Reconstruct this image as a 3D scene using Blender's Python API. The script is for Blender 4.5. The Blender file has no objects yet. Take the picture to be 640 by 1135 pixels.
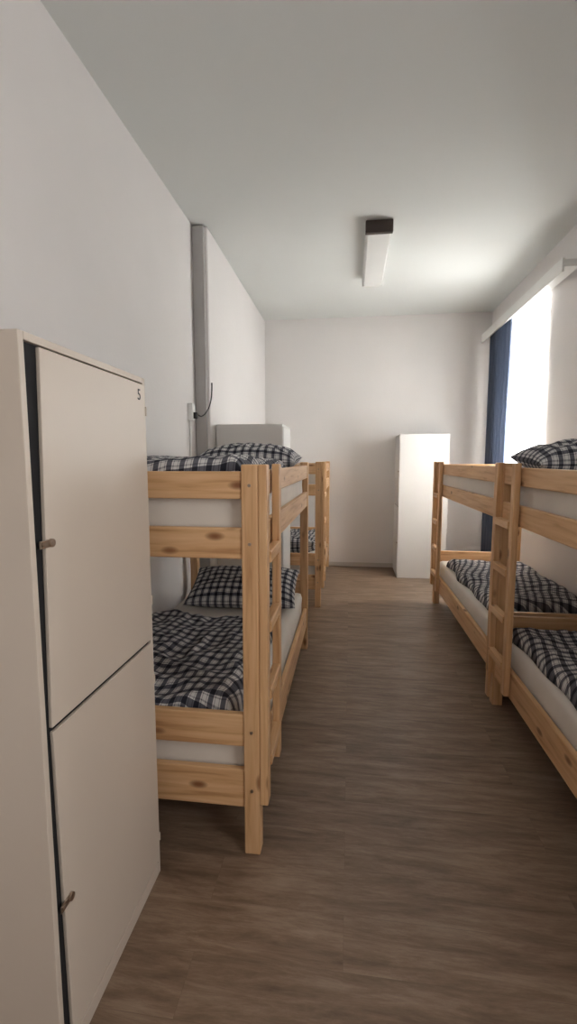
import bpy, bmesh, math, random
from mathutils import Vector, Matrix, noise
random.seed(4)
S = bpy.context.scene
try:
    S.view_settings.view_transform = 'Standard'
    S.view_settings.look = 'None'
    S.view_settings.exposure = 0.0
except Exception as e:
    print(e)

# ------------------------------------------------------------ node helpers
def new_mat(name):
    m = bpy.data.materials.new(name); m.use_nodes = True
    nt = m.node_tree
    b = nt.nodes.get('Principled BSDF')
    return m, nt, b
def N(nt, t, **kw):
    n = nt.nodes.new(t)
    for k, v in kw.items():
        setattr(n, k, v)
    return n
def math_n(nt, op, a, b=None):
    n = N(nt, 'ShaderNodeMath', operation=op)
    for i, v in enumerate((a, b)):
        if v is None: continue
        if isinstance(v, (int, float)): n.inputs[i].default_value = v
        else: nt.links.new(v, n.inputs[i])
    return n.outputs[0]
def ramp(nt, fac, stops, interp='LINEAR'):
    r = N(nt, 'ShaderNodeValToRGB')
    r.color_ramp.interpolation = interp
    el = r.color_ramp.elements
    while len(el) < len(stops): el.new(0.5)
    for e, (p, c) in zip(el, stops):
        e.position = p
        e.color = (c[0], c[1], c[2], 1) if not isinstance(c, (int, float)) else (c, c, c, 1)
    nt.links.new(fac, r.inputs[0])
    return r.outputs[0]
def bump(nt, b, h, strength, dist=0.01):
    n = N(nt, 'ShaderNodeBump'); n.inputs['Strength'].default_value = strength
    n.inputs['Distance'].default_value = dist
    nt.links.new(h, n.inputs['Height']); nt.links.new(n.outputs[0], b.inputs['Normal'])

def paint(name, col, rough=0.6, var=0.04, scale=3, bmp=0.05, bscale=60, metallic=0):
    m, nt, b = new_mat(name)
    tc = N(nt, 'ShaderNodeTexCoord')
    no = N(nt, 'ShaderNodeTexNoise'); no.inputs['Scale'].default_value = scale; no.inputs['Detail'].default_value = 4
    nt.links.new(tc.outputs['Object'], no.inputs['Vector'])
    lo = [max(0, c*(1-var)) for c in col]; hi = [min(1, c*(1+var)) for c in col]
    nt.links.new(ramp(nt, no.outputs[0], [(0.3, lo), (0.7, hi)]), b.inputs['Base Color'])
    b.inputs['Roughness'].default_value = rough; b.inputs['Metallic'].default_value = metallic
    n2 = N(nt, 'ShaderNodeTexNoise'); n2.inputs['Scale'].default_value = bscale; n2.inputs['Detail'].default_value = 3
    nt.links.new(tc.outputs['Object'], n2.inputs['Vector'])
    if bmp: bump(nt, b, n2.outputs[0], bmp, 0.004)
    return m

M_wall = paint('wall_plaster', (0.83, 0.80, 0.785), 0.9, 0.02, 1.5, 0.25, 45)
M_ceil = paint('ceiling_paint', (0.77, 0.785, 0.765), 0.9, 0.015, 1.0, 0.1, 40)
M_base = paint('baseboard_paint', (0.62, 0.58, 0.54), 0.5)
M_piershade = paint('pier_shade_grey', (0.46, 0.445, 0.435), 0.6)  # grey holds the shade of the pier's near face as colour
M_locker = paint('locker_laminate', (0.67, 0.585, 0.50), 0.42, 0.02, 2, 0.03, 150)
M_lockw = paint('locker_white_laminate', (0.79, 0.78, 0.765), 0.45, 0.02, 2, 0.03, 150)
M_dark = paint('painted_gap_shade', (0.012, 0.012, 0.014), 0.8, 0.1)  # near-black colour stands in for shade inside the locker gaps
M_black = paint('black_plastic', (0.02, 0.02, 0.022), 0.5, 0.1)
M_metal = paint('brushed_metal', (0.40, 0.32, 0.26), 0.35, 0.1, 20, 0.05, 200, 0.9)
M_brown = paint('lamp_end_brown', (0.045, 0.03, 0.025), 0.5, 0.1)
M_plwhite = paint('white_plastic', (0.86, 0.86, 0.84), 0.35, 0.01)
M_sheet = paint('mattress_sheet', (0.80, 0.75, 0.69), 0.9, 0.03, 5, 0.3, 9)
M_winframe = paint('window_frame_paint', (0.8, 0.8, 0.78), 0.4, 0.01)

def wood():
    m, nt, b = new_mat('pine_wood')
    uv = N(nt, 'ShaderNodeUVMap'); uv.uv_map = 'UVMap'
    mp = N(nt, 'ShaderNodeMapping'); mp.inputs['Scale'].default_value = (1.6, 26, 1)
    nt.links.new(uv.outputs[0], mp.inputs[0])
    g = N(nt, 'ShaderNodeTexNoise'); g.inputs['Scale'].default_value = 1.6; g.inputs['Detail'].default_value = 6
    g.inputs['Distortion'].default_value = 0.6
    nt.links.new(mp.outputs[0], g.inputs['Vector'])
    base = ramp(nt, g.outputs[0], [(0.28, (0.54, 0.28, 0.125)), (0.45, (0.71, 0.425, 0.215)), (0.75, (0.83, 0.55, 0.31))])
    mp2 = N(nt, 'ShaderNodeMapping'); mp2.inputs['Scale'].default_value = (4.2, 9.5, 1)
    nt.links.new(uv.outputs[0], mp2.inputs[0])
    v = N(nt, 'ShaderNodeTexVoronoi'); v.inputs['Scale'].default_value = 1.0
    nt.links.new(mp2.outputs[0], v.inputs['Vector'])
    kd = ramp(nt, v.outputs['Distance'], [(0.05, 1.0), (0.10, 0.75), (0.18, 0.0)])
    mix = N(nt, 'ShaderNodeMixRGB'); mix.inputs[2].default_value = (0.27, 0.105, 0.04, 1)
    nt.links.new(kd, mix.inputs[0]); nt.links.new(base, mix.inputs[1])
    nt.links.new(mix.outputs[0], b.inputs['Base Color'])
    b.inputs['Roughness'].default_value = 0.42
    bump(nt, b, g.outputs[0], 0.12, 0.003)
    return m
M_wood = wood()

def plaid():
    m, nt, b = new_mat('plaid_cotton')
    uv = N(nt, 'ShaderNodeUVMap'); uv.uv_map = 'UVMap'
    sep = N(nt, 'ShaderNodeSeparateXYZ'); nt.links.new(uv.outputs[0], sep.inputs[0])
    P = 0.054
    st = [(0.0, 1.0), (0.40, 0.0), (0.50, 0.5), (0.57, 0.0), (0.84, 0.5), (0.91, 0.0)]
    fs = []
    for i in range(2):
        f = math_n(nt, 'FRACT', math_n(nt, 'DIVIDE', sep.outputs[i], P))
        fs.append(ramp(nt, f, st, 'CONSTANT'))
    s = math_n(nt, 'MULTIPLY', math_n(nt, 'ADD', fs[0], fs[1]), 0.5)
    c = ramp(nt, s, [(0.0, (0.72, 0.71, 0.70)), (0.5, (0.13, 0.13, 0.155)), (1.0, (0.014, 0.016, 0.028))])
    nt.links.new(c, b.inputs['Base Color'])
    b.inputs['Roughness'].default_value = 0.9
    return m
M_plaid = plaid()

def floor_mat():
    m, nt, b = new_mat('floor_laminate')
    tc = N(nt, 'ShaderNodeTexCoord')
    br = N(nt, 'ShaderNodeTexBrick')
    br.inputs['Scale'].default_value = 1.0
    br.inputs['Brick Width'].default_value = 1.25
    br.inputs['Row Height'].default_value = 0.18
    br.inputs['Mortar Size'].default_value = 0.0005
    br.inputs['Mortar Smooth'].default_value = 0.3
    br.inputs['Color1'].default_value = (0.9, 0.9, 0.9, 1); br.inputs['Color2'].default_value = (0.3, 0.3, 0.3, 1)
    br.inputs['Mortar'].default_value = (0, 0, 0, 1)
    br.offset = 0.37
    nt.links.new(tc.outputs['Object'], br.inputs['Vector'])
    sepc = math_n(nt, 'MULTIPLY', br.outputs['Color'], 7.0)
    mp = N(nt, 'ShaderNodeMapping'); mp.inputs['Scale'].default_value = (1.5, 10, 1)
    nt.links.new(tc.outputs['Object'], mp.inputs[0])
    va = N(nt, 'ShaderNodeVectorMath', operation='ADD')
    nt.links.new(mp.outputs[0], va.inputs[0]); nt.links.new(sepc, va.inputs[1])
    g = N(nt, 'ShaderNodeTexNoise'); g.inputs['Scale'].default_value = 1.8; g.inputs['Detail'].default_value = 10
    g.inputs['Roughness'].default_value = 0.75; g.inputs['Distortion'].default_value = 0.3
    nt.links.new(va.outputs[0], g.inputs['Vector'])
    c = ramp(nt, g.outputs[0], [(0.28, (0.110, 0.066, 0.042)), (0.5, (0.245, 0.165, 0.112)), (0.72, (0.40, 0.295, 0.215))])
    mul = N(nt, 'ShaderNodeMixRGB', blend_type='MULTIPLY'); mul.inputs[0].default_value = 1.0
    tone = ramp(nt, br.outputs['Color'], [(0.0, 0.7), (0.15, 0.75), (0.3, 0.93), (0.9, 1.02)])
    nt.links.new(c, mul.inputs[1]); nt.links.new(tone, mul.inputs[2])
    nt.links.new(mul.outputs[0], b.inputs['Base Color'])
    b.inputs['Roughness'].default_value = 0.42
    bump(nt, b, g.outputs[0], 0.08, 0.002)
    return m
M_floor = floor_mat()

def fabric(name, col, transl=0.0, transp=0.0):
    m, nt, b = new_mat(name)
    tc = N(nt, 'ShaderNodeTexCoord')
    w = N(nt, 'ShaderNodeTexNoise'); w.inputs['Scale'].default_value = 200
    nt.links.new(tc.outputs['Object'], w.inputs['Vector'])
    cc = ramp(nt, w.outputs[0], [(0.3, [c*0.85 for c in col]), (0.7, col)])
    nt.links.new(cc, b.inputs['Base Color']); b.inputs['Roughness'].default_value = 0.95
    out = nt.nodes['Material Output']; cur = b.outputs[0]
    if transl:
        t = N(nt, 'ShaderNodeBsdfTranslucent'); nt.links.new(cc, t.inputs[0])
        mx = N(nt, 'ShaderNodeMixShader'); mx.inputs[0].default_value = transl
        nt.links.new(cur, mx.inputs[1]); nt.links.new(t.outputs[0], mx.inputs[2]); cur = mx.outputs[0]
    if transp:
        t = N(nt, 'ShaderNodeBsdfTransparent')
        mx = N(nt, 'ShaderNodeMixShader'); mx.inputs[0].default_value = transp
        nt.links.new(cur, mx.inputs[1]); nt.links.new(t.outputs[0], mx.inputs[2]); cur = mx.outputs[0]
    nt.links.new(cur, out.inputs[0])
    return m
M_blue = fabric('blue_curtain_cloth', (0.085, 0.108, 0.165), 0.10)
M_sheer = fabric('sheer_cloth', (0.92, 0.93, 0.91), 0.6, 0.08)

def glass():
    m, nt, b = new_mat('window_glass')
    out = nt.nodes['Material Output']
    t = N(nt, 'ShaderNodeBsdfTransparent'); g = N(nt, 'ShaderNodeBsdfGlossy'); g.inputs['Roughness'].default_value = 0.03
    mx = N(nt, 'ShaderNodeMixShader'); mx.inputs[0].default_value = 0.06
    nt.links.new(t.outputs[0], mx.inputs[1]); nt.links.new(g.outputs[0], mx.inputs[2])
    nt.links.new(mx.outputs[0], out.inputs[0])
    return m
M_glass = glass()

# ------------------------------------------------------------ mesh helpers
class MB:
    def __init__(s):
        s.bm = bmesh.new(); s.uv = s.bm.loops.layers.uv.new('UVMap')
    def box(s, lo, hi, mi=0):
        lo = Vector(lo); hi = Vector(hi)
        d = hi - lo; L = max(range(3), key=lambda i: d[i])
        off = (random.uniform(0, 50), random.uniform(0, 50))
        vs = [s.bm.verts.new((x, y, z)) for x in (lo.x, hi.x) for y in (lo.y, hi.y) for z in (lo.z, hi.z)]
        for idx in ((0,1,3,2),(4,6,7,5),(0,4,5,1),(2,3,7,6),(0,2,6,4),(1,5,7,3)):
            f = s.bm.faces.new([vs[i] for i in idx]); f.material_index = mi
            n = f.normal; f.normal_update(); n = f.normal
            ax = max(range(3), key=lambda i: abs(n[i]))
            oth = [i for i in range(3) if i != ax]
            if L in oth:
                ua = L; va = [i for i in oth if i != L][0]
            else: ua, va = oth
            for lp in f.loops:
                lp[s.uv].uv = (lp.vert.co[ua] + off[0], lp.vert.co[va] + off[1] + ax*3.3)
        return vs
    def cyl(s, c, r, depth, axis='Z', seg=16, mi=0):
        rot = {'Z': Matrix.Identity(4), 'X': Matrix.Rotation(math.pi/2, 4, 'Y'), 'Y': Matrix.Rotation(math.pi/2, 4, 'X')}[axis]
        g = bmesh.ops.create_cone(s.bm, cap_ends=True, segments=seg, radius1=r, radius2=r, depth=depth,
                                  matrix=Matrix.Translation(c) @ rot)
        for f in {f for v in g['verts'] for f in v.link_faces}: f.material_index = mi
    def obj(s, name, mats, bevel=0.0, parent=None, smooth=False):
        me = bpy.data.meshes.new(name); s.bm.normal_update(); s.bm.to_mesh(me); s.bm.free()
        for m in mats: me.materials.append(m)
        o = bpy.data.objects.new(name, me); S.collection.objects.link(o)
        if smooth:
            for p in me.polygons: p.use_smooth = True
        if bevel:
            b = o.modifiers.new('bevel', 'BEVEL'); b.width = bevel; b.segments = 2; b.limit_method = 'ANGLE'
        if parent: o.parent = parent
        return o
def empty(name, loc=(0,0,0)):
    e = bpy.data.objects.new(name, None); S.collection.objects.link(e); e.empty_display_size = 0.1
    return e

# ------------------------------------------------------------ room
XL, XLF, XR, YB, YN, ZC = -1.34, -1.215, 1.84, 6.75, -1.7, 3.48
T = 0.2
YSTEP = 4.03
def simple(name, boxes, mats, bevel=0):
    mb = MB()
    for b in boxes: mb.box(*b)
    return mb.obj(name, mats, bevel)
simple('floor', [((XL-T, YN-T, -0.1), (XR+T, YB+T, 0))], [M_floor])
simple('ceiling', [((XL-T, YN-T, ZC), (XR+T, YB+T, ZC+0.1))], [M_ceil])
simple('wall_left', [((XL-T, YN, 0), (XL, YB, ZC))], [M_wall])
simple('wall_left_pier', [((XL, YSTEP, 0), (XLF, YB, ZC))], [M_wall], 0.02)
simple('pier_shade_board_1', [((XL, YSTEP-0.03, 0), (XLF-0.022, YSTEP, ZC-0.01))], [M_piershade], 0.008)  # added board: painted shade over the pier's near face
simple('wall_back', [((XL-T, YB, 0), (XR+T, YB+T, ZC))], [M_wall])
simple('wall_front', [((XL-T, YN-T, 0), (XR+T, YN, ZC))], [M_wall])
W1 = (4.86, 6.05, 0.95, 3.08)   # far window
W2 = (-0.9, 0.5, 0.95, 3.08)   # unseen window beside the camera, added to help light the room
bx = []
bx.append(((XR, YN, 0), (XR+T, W2[0], ZC)))
bx.append(((XR, W2[0], 0), (XR+T, W2[1], W2[2])))
bx.append(((XR, W2[0], W2[3]), (XR+T, W2[1], ZC)))
bx.append(((XR, W2[1], 0), (XR+T, W1[0], ZC)))
bx.append(((XR, W1[0], 0), (XR+T, W1[1], W1[2])))
bx.append(((XR, W1[0], W1[3]), (XR+T, W1[1], ZC)))
bx.append(((XR, W1[1], 0), (XR+T, YB, ZC)))
simple('wall_right', bx, [M_wall])
def window(name, W):
    e = empty(name)
    y0, y1, z0, z1 = W; x0, x1 = XR+0.10, XR+0.16; t = 0.06
    mb = MB()
    mb.box((x0, y0, z0), (x1, y0+t, z1)); mb.box((x0, y1-t, z0), (x1, y1, z1))
    mb.box((x0, y0+t, z0), (x1, y1-t, z0+t)); mb.box((x0, y0+t, z1-t), (x1, y1-t, z1))
    ym = (y0+y1)/2; zt = z0+(z1-z0)*0.7
    mb.box((x0, ym-0.04, z0+t), (x1, ym+0.04, z1-t))
    mb.box((x0+0.005, y0+t, zt-0.03), (x1-0.005, ym-0.04, zt+0.03)); mb.box((x0+0.005, ym+0.04, zt-0.03), (x1-0.005, y1-t, zt+0.03))
    mb.obj('frame', [M_winframe], 0.005, e)
    mb = MB(); mb.box((x0+0.028, y0+t, z0+t), (x0+0.032, y1-t, z1-t)); mb.obj('glass', [M_glass], 0, e)
    mb = MB(); mb.box((XR-0.02, y0-0.0, z0-0.0), (x0, y1+0.0, z0+0.025)); mb.obj('sill', [M_winframe], 0.005, e)
window('window_1', W1); window('added_fill_window', W2)
simple('baseboard_back', [((XLF, YB-0.012, 0), (XR, YB, 0.06))], [M_base], 0.003)
simple('baseboard_left', [((XL, YN, 0), (XL+0.012, YSTEP-0.03, 0.06))], [M_base], 0.003)
simple('baseboard_right', [((XR-0.012, YN, 0), (XR, YB-0.012, 0.06))], [M_base], 0.003)

# ------------------------------------------------------------ bunk beds
PW = 0.062; HT = 1.515
BL = [(0.19, 0.345), (1.17, 1.285)]
BE = [(0.44, 0.57), (1.39, 1.49)]
def mattress(name, x0, x1, y0, y1, z0, z1, parent, seed):
    bm = bmesh.new(); nx, ny, nz = 24, 48, 5
    vd = {}
    def vert(i, j, k):
        if (i, j, k) not in vd:
            r = 0.035
            p = Vector((x0+(x1-x0)*i/nx, y0+(y1-y0)*j/ny, z0+(z1-z0)*k/nz))
            n = noise.noise(Vector((p.x*5+seed, p.y*5, p.z*7)))*0.006 + noise.noise(Vector((p.x*14+seed, p.y*9, p.z*20)))*0.004
            c = Vector((min(max(p.x, x0+r), x1-r), min(max(p.y, y0+r), y1-r), min(max(p.z, z0+r), z1-r)))
            d = p-c
            if d.length > 1e-6: p = c + d.normalized()*(r+n)
            vd[(i, j, k)] = bm.verts.new(p)
        return vd[(i, j, k)]
    for i in range(nx):
        for j in range(ny):
            bm.faces.new([vert(i,j,nz), vert(i+1,j,nz), vert(i+1,j+1,nz), vert(i,j+1,nz)])
            bm.faces.new([vert(i,j,0), vert(i,j+1,0), vert(i+1,j+1,0), vert(i+1,j,0)])
    for i in range(nx):
        for k in range(nz):
            bm.faces.new([vert(i,0,k), vert(i+1,0,k), vert(i+1,0,k+1), vert(i,0,k+1)])
            bm.faces.new([vert(i,ny,k), vert(i,ny,k+1), vert(i+1,ny,k+1), vert(i+1,ny,k)])
    for j in range(ny):
        for k in range(nz):
            bm.faces.new([vert(0,j,k), vert(0,j,k+1), vert(0,j+1,k+1), vert(0,j+1,k)])
            bm.faces.new([vert(nx,j,k), vert(nx,j+1,k), vert(nx,j+1,k+1), vert(nx,j,k+1)])
    me = bpy.data.meshes.new(name); bm.to_mesh(me); bm.free()
    for p in me.polygons: p.use_smooth = True
    me.materials.append(M_sheet)
    o = bpy.data.objects.new(name, me); S.collection.objects.link(o); o.parent = parent
    return o

def bunk(x0, x1, y0, y1, aisle, lad_near, seed):
    """aisle=+1: ladder on the x1 side, -1: on the x0 side."""
    e = empty('bunk_bed')
    mb = MB(); th = 0.028
    for x in (x0, x1-PW):
        for y in (y0, y1-PW):
            mb.box((x, y, 0), (x+PW, y+PW, HT))
    mb.obj('posts', [M_wood], 0.006, e)
    mb = MB()
    for (a, b) in BL + BE:
        for y in (y0+0.008, y1-0.008-th):
            mb.box((x0+PW, y, a), (x1-PW, y+th, b))
    mb.obj('end_boards', [M_wood], 0.005, e)
    mb = MB()
    for (a, b) in BL + [BE[1]]:
        for x in (x0+0.006, x1-0.006-th):
            mb.box((x, y0+PW, a), (x+th, y1-PW, b))
    mb.obj('side_rails', [M_wood], 0.005, e)
    mb = MB()
    for zb in (0.25, 1.20):
        n = 13
        for i in range(n):
            y = y0+PW+0.08+(y1-y0-2*PW-0.24)*i/(n-1)
            mb.box((x0+0.036, y, zb), (x1-0.036, y+0.07, zb+0.018))
    mb.obj('slats', [M_wood], 0.002, e)
    mb = MB()
    for (a, b) in BL + BE:
        z = (a+b)/2
        for x in (x0+PW/2, x1-PW/2):
            mb.cyl((x, y0-0.001, z), 0.006, 0.006, 'Y', 12)
            mb.cyl((x, y1+0.001, z), 0.006, 0.006, 'Y', 12)
    mb.obj('bolts', [M_metal], 0, e)
    mb = MB()
    ux0, ux1 = (x1, x1+0.032) if aisle > 0 else (x0-0.032, x0)
    uw = 0.06; lw = 0.36
    ys = y0 if lad_near else y1-lw
    for y in (ys, ys+lw-uw):
        mb.box((ux0, y, 0.21), (ux1, y+uw, HT))
    for z in (0.36, 0.63, 0.90, 1.17):
        mb.box((ux0+0.001 if aisle > 0 else ux0-0.006, ys+uw, z-0.022), (ux1+0.006 if aisle > 0 else ux1-0.001, ys+lw-uw, z+0.022))
    mb.obj('ladder', [M_wood], 0.005, e)
    mattress('mattress_lower', x0+0.042, x1-0.042, y0+0.045, y1-0.045, 0.268, 0.475, e, seed)
    mattress('mattress_upper', x0+0.042, x1-0.042, y0+0.045, y1-0.045, 1.218, 1.42, e, seed+9)
    return e

def cloth_obj(name, top, bot, nx, ny, uvf):
    bm = bmesh.new(); uvl = bm.loops.layers.uv.new('UVMap')
    vt = {}; vb = {}
    for i in range(nx+1):
        for j in range(ny+1):
            vt[i, j] = bm.verts.new(top(i/nx, j/ny))
            edge = i in (0, nx) or j in (0, ny)
            vb[i, j] = vt[i, j] if edge else bm.verts.new(bot(i/nx, j/ny))
    for i in range(nx):
        for j in range(ny):
            q = [(i,j),(i+1,j),(i+1,j+1),(i,j+1)]
            f = bm.faces.new([vt[k] for k in q])
            for lp, k in zip(f.loops, q): lp[uvl].uv = uvf(k[0]/nx, k[1]/ny)
            q = q[::-1]
            f = bm.faces.new([vb[k] for k in q])
            for lp, k in zip(f.loops, q): lp[uvl].uv = uvf(k[0]/nx, k[1]/ny)
    me = bpy.data.meshes.new(name); bm.to_mesh(me); bm.free()
    for p in me.polygons: p.use_smooth = True
    me.materials.append(M_plaid)
    o = bpy.data.objects.new(name, me); S.collection.objects.link(o)
    return o

def duvet(x0, x1, y0, y1, z0, th, seed, rot=0.1, wr=0.02):
    w = x1-x0; d = y1-y0
    ca, sa = math.cos(rot), math.sin(rot)
    def xy(u, v):
        x = x0+w*u; y = y0+d*v
        eu = 1-(2*u-1)**2; ev = 1-(2*v-1)**2
        x += 0.035*noise.noise(Vector((y*3+seed, seed, 0)))*(1-0.8*eu)
        y += 0.07*noise.noise(Vector((x*3+seed, 7, seed)))*(1-0.8*ev)
        return x, y
    def prof(u, v):
        dd = min(u*w, (1-u)*w, v*d, (1-v)*d)/0.07
        dd = min(max(dd, 0), 1)
        return math.sqrt(max(0, 1-(1-dd)**2))
    def top(u, v):
        x, y = xy(u, v); p = prof(u, v)
        n = noise.noise(Vector((x*3.2+seed*3, y*2.2, seed)))*1.1
        r = 1-abs(noise.noise(Vector((x*6+seed+y*2, y*5-x*2, seed*2))))*2.2
        r2 = 1-abs(noise.noise(Vector((x*13+seed, y*9+x*4, seed))))*2
        h = th*0.8 + wr*(n + 0.8*r + 0.35*r2)
        return Vector((x, y, z0+0.004+max(h, 0.01)*p))
    def bot(u, v):
        x, y = xy(u, v)
        return Vector((x, y, z0+0.002))
    def uvf(u, v):
        x = u*w + 0.012*noise.noise(Vector((u*4, v*5, seed))); y = v*d + 0.012*noise.noise(Vector((u*5, v*4, seed+5)))
        return (x*ca - y*sa + seed, x*sa + y*ca)
    return cloth_obj('duvet', top, bot, 90, 120, uvf)

def pillow(cx, cy, cz, w, d, h, tilt, seed, yaw=0.0):
    def base(u, v, sgn):
        a = 2*u-1; b = 2*v-1
        x = a*w/2*(1-0.07*(1-b*b)*0.6); y = b*d/2*(1-0.10*(1-a*a)*0.6)
        p = max(0, (1-abs(a)**3.0)*(1-abs(b)**3.0))**0.55
        wr = 0.016*(1-abs(noise.noise(Vector((a*2.5+seed, b*2.5, sgn))))*2.4) + 0.01*noise.noise(Vector((a*5+seed, b*6, 3)))
        return Vector((x, y, sgn*(h/2)*p + (wr*p if sgn > 0 else 0)))
    R = Matrix.Rotation(yaw, 4, 'Z') @ Matrix.Rotation(tilt, 4, 'X')
    o = cloth_obj('pillow', lambda u, v: R @ base(u, v, 1), lambda u, v: R @ base(u, v, -1), 48, 40,
                  lambda u, v: (u*w+seed*0.37, v*d+0.02))
    zmin = min(v.co.z for v in o.data.vertices)
    o.location = (cx, cy, cz - zmin)
    return o
ML, MU = 0.478, 1.423
bunk(-1.295, -0.325, 1.64, 3.72, +1, True, 1)
duvet(-1.24, -0.44, 1.70, 2.80, ML, 0.11, 1, 0.16, 0.024)
pillow(-0.77, 3.33, ML, 0.80, 0.46, 0.17, 0.38, 1, 0.03)
duvet(-1.24, -0.40, 1.70, 3.0, MU, 0.13, 2, -0.08, 0.014)
pillow(-0.72, 3.34, MU, 0.72, 0.48, 0.21, 0.08, 2)
bunk(-1.20, -0.285, 4.76, 6.72, +1, True, 2)
pillow(-0.74, 5.10, ML, 0.76, 0.42, 0.16, -0.35, 3)
duvet(-1.13, -0.37, 5.4, 6.6, ML, 0.09, 3)
duvet(-1.13, -0.37, 4.85, 6.0, MU, 0.06, 4, 0.1, 0.01)
bunk(0.905, 1.765, 3.04, 5.12, -1, False, 3)
duvet(0.97, 1.68, 3.35, 4.75, ML, 0.08, 5, 0.3, 0.018)
duvet(0.98, 1.69, 3.2, 4.6, MU, 0.055, 6, 0.1, 0.008)
bunk(0.905, 1.765, 0.92, 3.00, -1, False, 4)
duvet(0.96, 1.69, 1.3, 2.86, ML, 0.085, 7, 0.25, 0.018)
pillow(1.325, 2.70, MU, 0.80, 0.44, 0.20, 0.10, 5, 0.02)
duvet(0.98, 1.69, 1.0, 2.3, MU, 0.05, 8, 0.1, 0.008)

# ------------------------------------------------------------ lockers
def locker(x0, x1, y0, y1, H, face, mat, side_mat=None, label=False, gaps=((0.032, 0.020), (0.018, 0.048))):
    """doors on the x1 side (face=+1) or x0 side (face=-1); two stacked doors hinged at the far side.
    gaps: (gap at door bottom, gap at door top) for lower and upper door"""
    e = empty('locker')
    sm = side_mat or mat
    t = 0.018
    xf = x1 if face > 0 else x0
    mb = MB()
    mb.box((x0, y0, 0.0), (x1, y0+t, H)); mb.box((x0, y1-t, 0.0), (x1, y1, H))
    mb.box((x0, y0+t, H-t), (x1, y1-t, H)); mb.box((x0, y0+t, 0.0), (x1, y1-t, 0.03+t))
    mb.box((x0+0.02 if face > 0 else x0+0.03, y0+t, H/2-t/2), (x1-0.03 if face > 0 else x1-0.02, y1-t, H/2+t/2))
    if face > 0: mb.box((x0, y0+t, 0.03+t), (x0+0.008, y1-t, H-t))
    else: mb.box((x1-0.008, y0+t, 0.03+t), (x1, y1-t, H-t))
    mb.obj('carcass', [sm], 0.002, e)
    th = 0.010
    a, b = (xf-th+0.001, xf+0.001) if face > 0 else (xf-0.001, xf+th-0.001)
    for k, (z0, z1) in enumerate(((0.055, H/2-0.006), (H/2+0.006, H-t-0.004))):
        mb = MB()
        vs = mb.box((a, y0+t, z0), (b, y1-0.003, z1))
        for v in vs:
            if v.co.y < (y0+y1)/2:
                v.co.y += gaps[k][0] if v.co.z < (z0+z1)/2 else gaps[k][1]
        mb.obj('door_upper' if k else 'door_lower', [mat], 0.002, e)
    mb = MB()
    c, d = (a-0.02, a-0.001) if face > 0 else (b+0.001, b+0.02)
    mb.box((c, y0+t+0.001, 0.05), (d, y1-t-0.001, H-t-0.001))
    c2, d2 = (xf-0.03, xf-0.002) if face > 0 else (xf+0.002, xf+0.03)
    mb.box((c2, y0+t, 0.05), (d2, y0+t+0.003, H-t-0.001))
    mb.obj('gap_shade_sheet', [M_dark], 0, e)  # dark sheet and strip behind the doors, painting the gap's shade
    mb = MB()
    for z in (H*0.245, H*0.745):
        yy = y0+t+0.048
        xx = xf+0.001*face
        mb.cyl((xx+0.004*face, yy, z), 0.010, 0.008, 'X', 20)
        lo = (min(xx, xx+0.004*face), yy-0.040, z-0.009); hi = (max(xx, xx+0.004*face), yy-0.002, z+0.009)
        mb.box(lo, hi)
        mb.cyl((xx+0.005*face, yy-0.030, z), 0.004, 0.004, 'X', 12)
    mb.obj('locks', [M_metal], 0.001, e)
    mb = MB()
    for z in (H*0.08, H*0.42, H*0.58, H*0.94):
        mb.cyl((xf+0.002*face, y1-0.004, z), 0.003, 0.03, 'Z', 10)
    mb.obj('hinges', [sm], 0, e)
    if label:
        cu = bpy.data.curves.new('number_label', 'FONT'); cu.body = '5'; cu.size = 0.05; cu.extrude = 0.0005
        o = bpy.data.objects.new('number_label', cu); S.collection.objects.link(o)
        o.rotation_euler = (math.pi/2, 0, math.pi/2); o.location = (x1+0.002, 1.465, 1.725)
        cu.materials.append(M_black); o.parent = e
    return e
locker(-1.25, -0.684, 0.920, 1.527, 1.80, +1, M_locker, None, True)
locker(-1.205, -0.60, 4.17, 4.73, 1.85, +1, M_lockw)
locker(0.625, 1.235, 6.15, 6.735, 1.86, -1, M_lockw)

# ------------------------------------------------------------ ceiling lamp
e = empty('ceiling_lamp')
mb = MB(); mb.box((0.10, 4.165, ZC-0.03), (0.32, 5.335, ZC)); mb.obj('mount_plate', [M_plwhite], 0.004, e)
mb = MB(); vs = mb.box((0.105, 4.165, ZC-0.095), (0.315, 5.335, ZC-0.03))
for v in vs:
    if v.co.z < ZC-0.05: v.co.x = 0.21 + (v.co.x-0.21)*0.93
mb.obj('diffuser', [M_plwhite], 0.012, e)
mb = MB(); mb.box((0.098, 4.12, ZC-0.098), (0.322, 4.165, ZC)); mb.obj('end_cap_dark', [M_brown], 0.006, e)
mb = MB(); mb.box((0.10, 5.335, ZC-0.095), (0.32, 5.35, ZC)); mb.obj('end_cap', [M_plwhite], 0.004, e)

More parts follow.
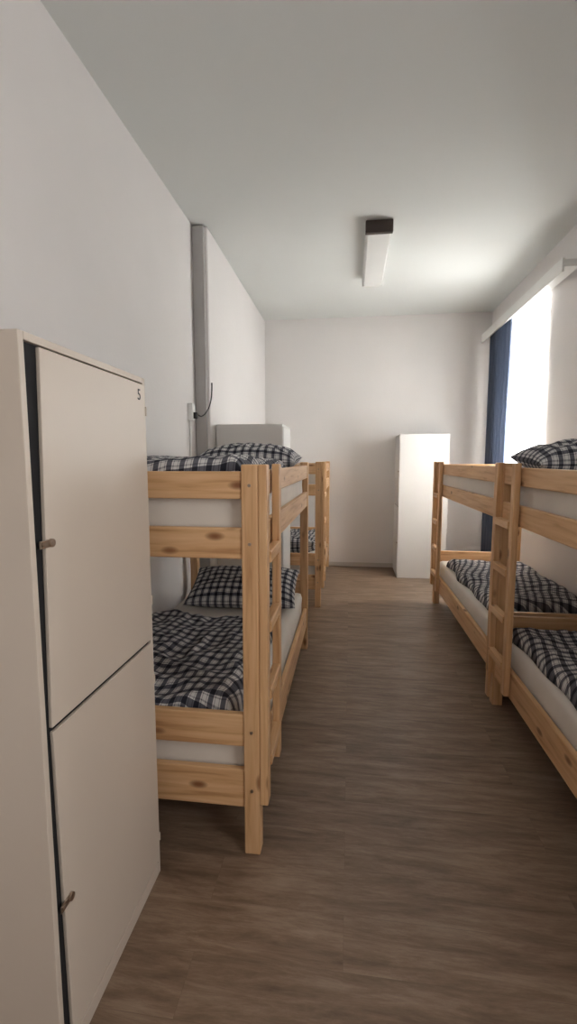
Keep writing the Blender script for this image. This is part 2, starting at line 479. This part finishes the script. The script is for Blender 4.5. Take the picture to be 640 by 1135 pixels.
# ------------------------------------------------------------ curtains
def pleats(name, y0, y1, z0, z1, xc, amp, n, mat, seed, gather=0.0):
    mb = bmesh.new(); nu = n*10; nv = 40; g = {}
    for i in range(nu+1):
        for j in range(nv+1):
            u = i/nu; v = j/nv
            mid = (y0+y1)/2
            y = y0+(y1-y0)*u
            sq = 1-gather*math.sin(math.pi*(1-v)*0.8)
            y = mid+(y-mid)*sq
            a = amp*(0.7+0.5*noise.noise(Vector((u*6, seed, v))))
            x = xc + a*math.sin(u*n*2*math.pi+0.8*noise.noise(Vector((u*3, v*1.5, seed)))) 
            g[i, j] = mb.verts.new((x, y, z0+(z1-z0)*v))
    for i in range(nu):
        for j in range(nv):
            mb.faces.new([g[i,j], g[i+1,j], g[i+1,j+1], g[i,j+1]])
    me = bpy.data.meshes.new(name); mb.to_mesh(me); mb.free()
    for p in me.polygons: p.use_smooth = True
    me.materials.append(mat)
    o = bpy.data.objects.new(name, me); S.collection.objects.link(o)
    return o
pleats('curtain', 5.62, 6.38, 0.30, 3.085, 1.735, 0.03, 7, M_blue, 1, 0.10)
pleats('sheer_curtain', 4.84, 6.15, 0.80, 3.085, 1.795, 0.010, 14, M_sheer, 2)
e = empty('curtain_rail')
mb = MB(); mb.box((1.70, 4.25, 3.09), (1.82, 6.62, 3.115)); mb.box((1.682, 4.25, 3.05), (1.70, 6.62, 3.16))
mb.obj('rail', [M_plwhite], 0.003, e)
mb = MB()
for y in (4.26, 5.4, 6.58): mb.box((1.70, y, 3.115), (1.84, y+0.03, 3.15))
mb.obj('brackets', [M_plwhite], 0.003, e)

# ------------------------------------------------------------ socket and cable
e = empty('wall_socket')
mb = MB(); mb.box((XL, 3.80, 1.86), (XL+0.045, 3.875, 2.0)); mb.obj('box', [M_plwhite], 0.006, e)
mb = MB(); mb.cyl((XL+0.05, 3.837, 1.90), 0.018, 0.02, 'X'); mb.box((XL+0.04, 3.82, 1.875), (XL+0.075, 3.855, 1.925)); mb.obj('plug', [M_black], 0.004, e)
def tube(name, pts, r, mat, parent=None):
    cu = bpy.data.curves.new(name, 'CURVE'); cu.dimensions = '3D'; cu.bevel_depth = r; cu.bevel_resolution = 3
    sp = cu.splines.new('BEZIER'); sp.bezier_points.add(len(pts)-1)
    for p, c in zip(sp.bezier_points, pts):
        p.co = c; p.handle_left_type = p.handle_right_type = 'AUTO'
    cu.materials.append(mat)
    o = bpy.data.objects.new(name, cu); S.collection.objects.link(o); o.parent = parent
    return o
tube('cable', [(XL+0.07, 3.84, 1.91), (XL+0.09, 3.90, 1.90), (XL+0.12, 3.96, 1.95), (XLF+0.008, 4.02, 2.03), (XLF+0.008, 4.06, 2.11), (XLF+0.008, 4.07, 2.20)], 0.005, M_black, e)
tube('conduit', [(XL+0.008, 3.84, 1.86), (XL+0.008, 3.84, 1.4), (XL+0.008, 3.84, 0.3)], 0.008, M_plwhite, e)

# ------------------------------------------------------------ light
def area(name, loc, rot, sx, sy, power, col):
    l = bpy.data.lights.new(name, 'AREA'); l.shape = 'RECTANGLE'; l.size = sx; l.size_y = sy; l.energy = power; l.color = col
    o = bpy.data.objects.new(name, l); S.collection.objects.link(o); o.location = loc; o.rotation_euler = rot
    return o
r = (0, math.pi/2, 0)  # -Z -> -X
area('daylight_far_window', (XR+0.55, (W1[0]+W1[1])/2, 1.75), r, 1.8, 1.15, 370, (1.0, 0.985, 0.97))
area('fill_added_window', (XR+0.35, (W2[0]+W2[1])/2, (W2[2]+W2[3])/2), r, 2.1, 1.3, 50, (1.0, 0.95, 0.90))  # fill lamp outside the added, unseen window
w = bpy.data.worlds.new('sky'); S.world = w; w.use_nodes = True
w.node_tree.nodes['Background'].inputs[0].default_value = (0.9, 0.95, 1.0, 1)
w.node_tree.nodes['Background'].inputs[1].default_value = 1.5

# ------------------------------------------------------------ camera
cam = bpy.data.cameras.new('camera'); co = bpy.data.objects.new('camera', cam); S.collection.objects.link(co)
cam.sensor_fit = 'VERTICAL'; cam.sensor_height = 36; cam.lens = 36*520/1135
cam.clip_start = 0.02
co.location = (0, 0, 1.53)
co.rotation_euler = (math.radians(90-6.3), 0, math.radians(7.45))
S.camera = co
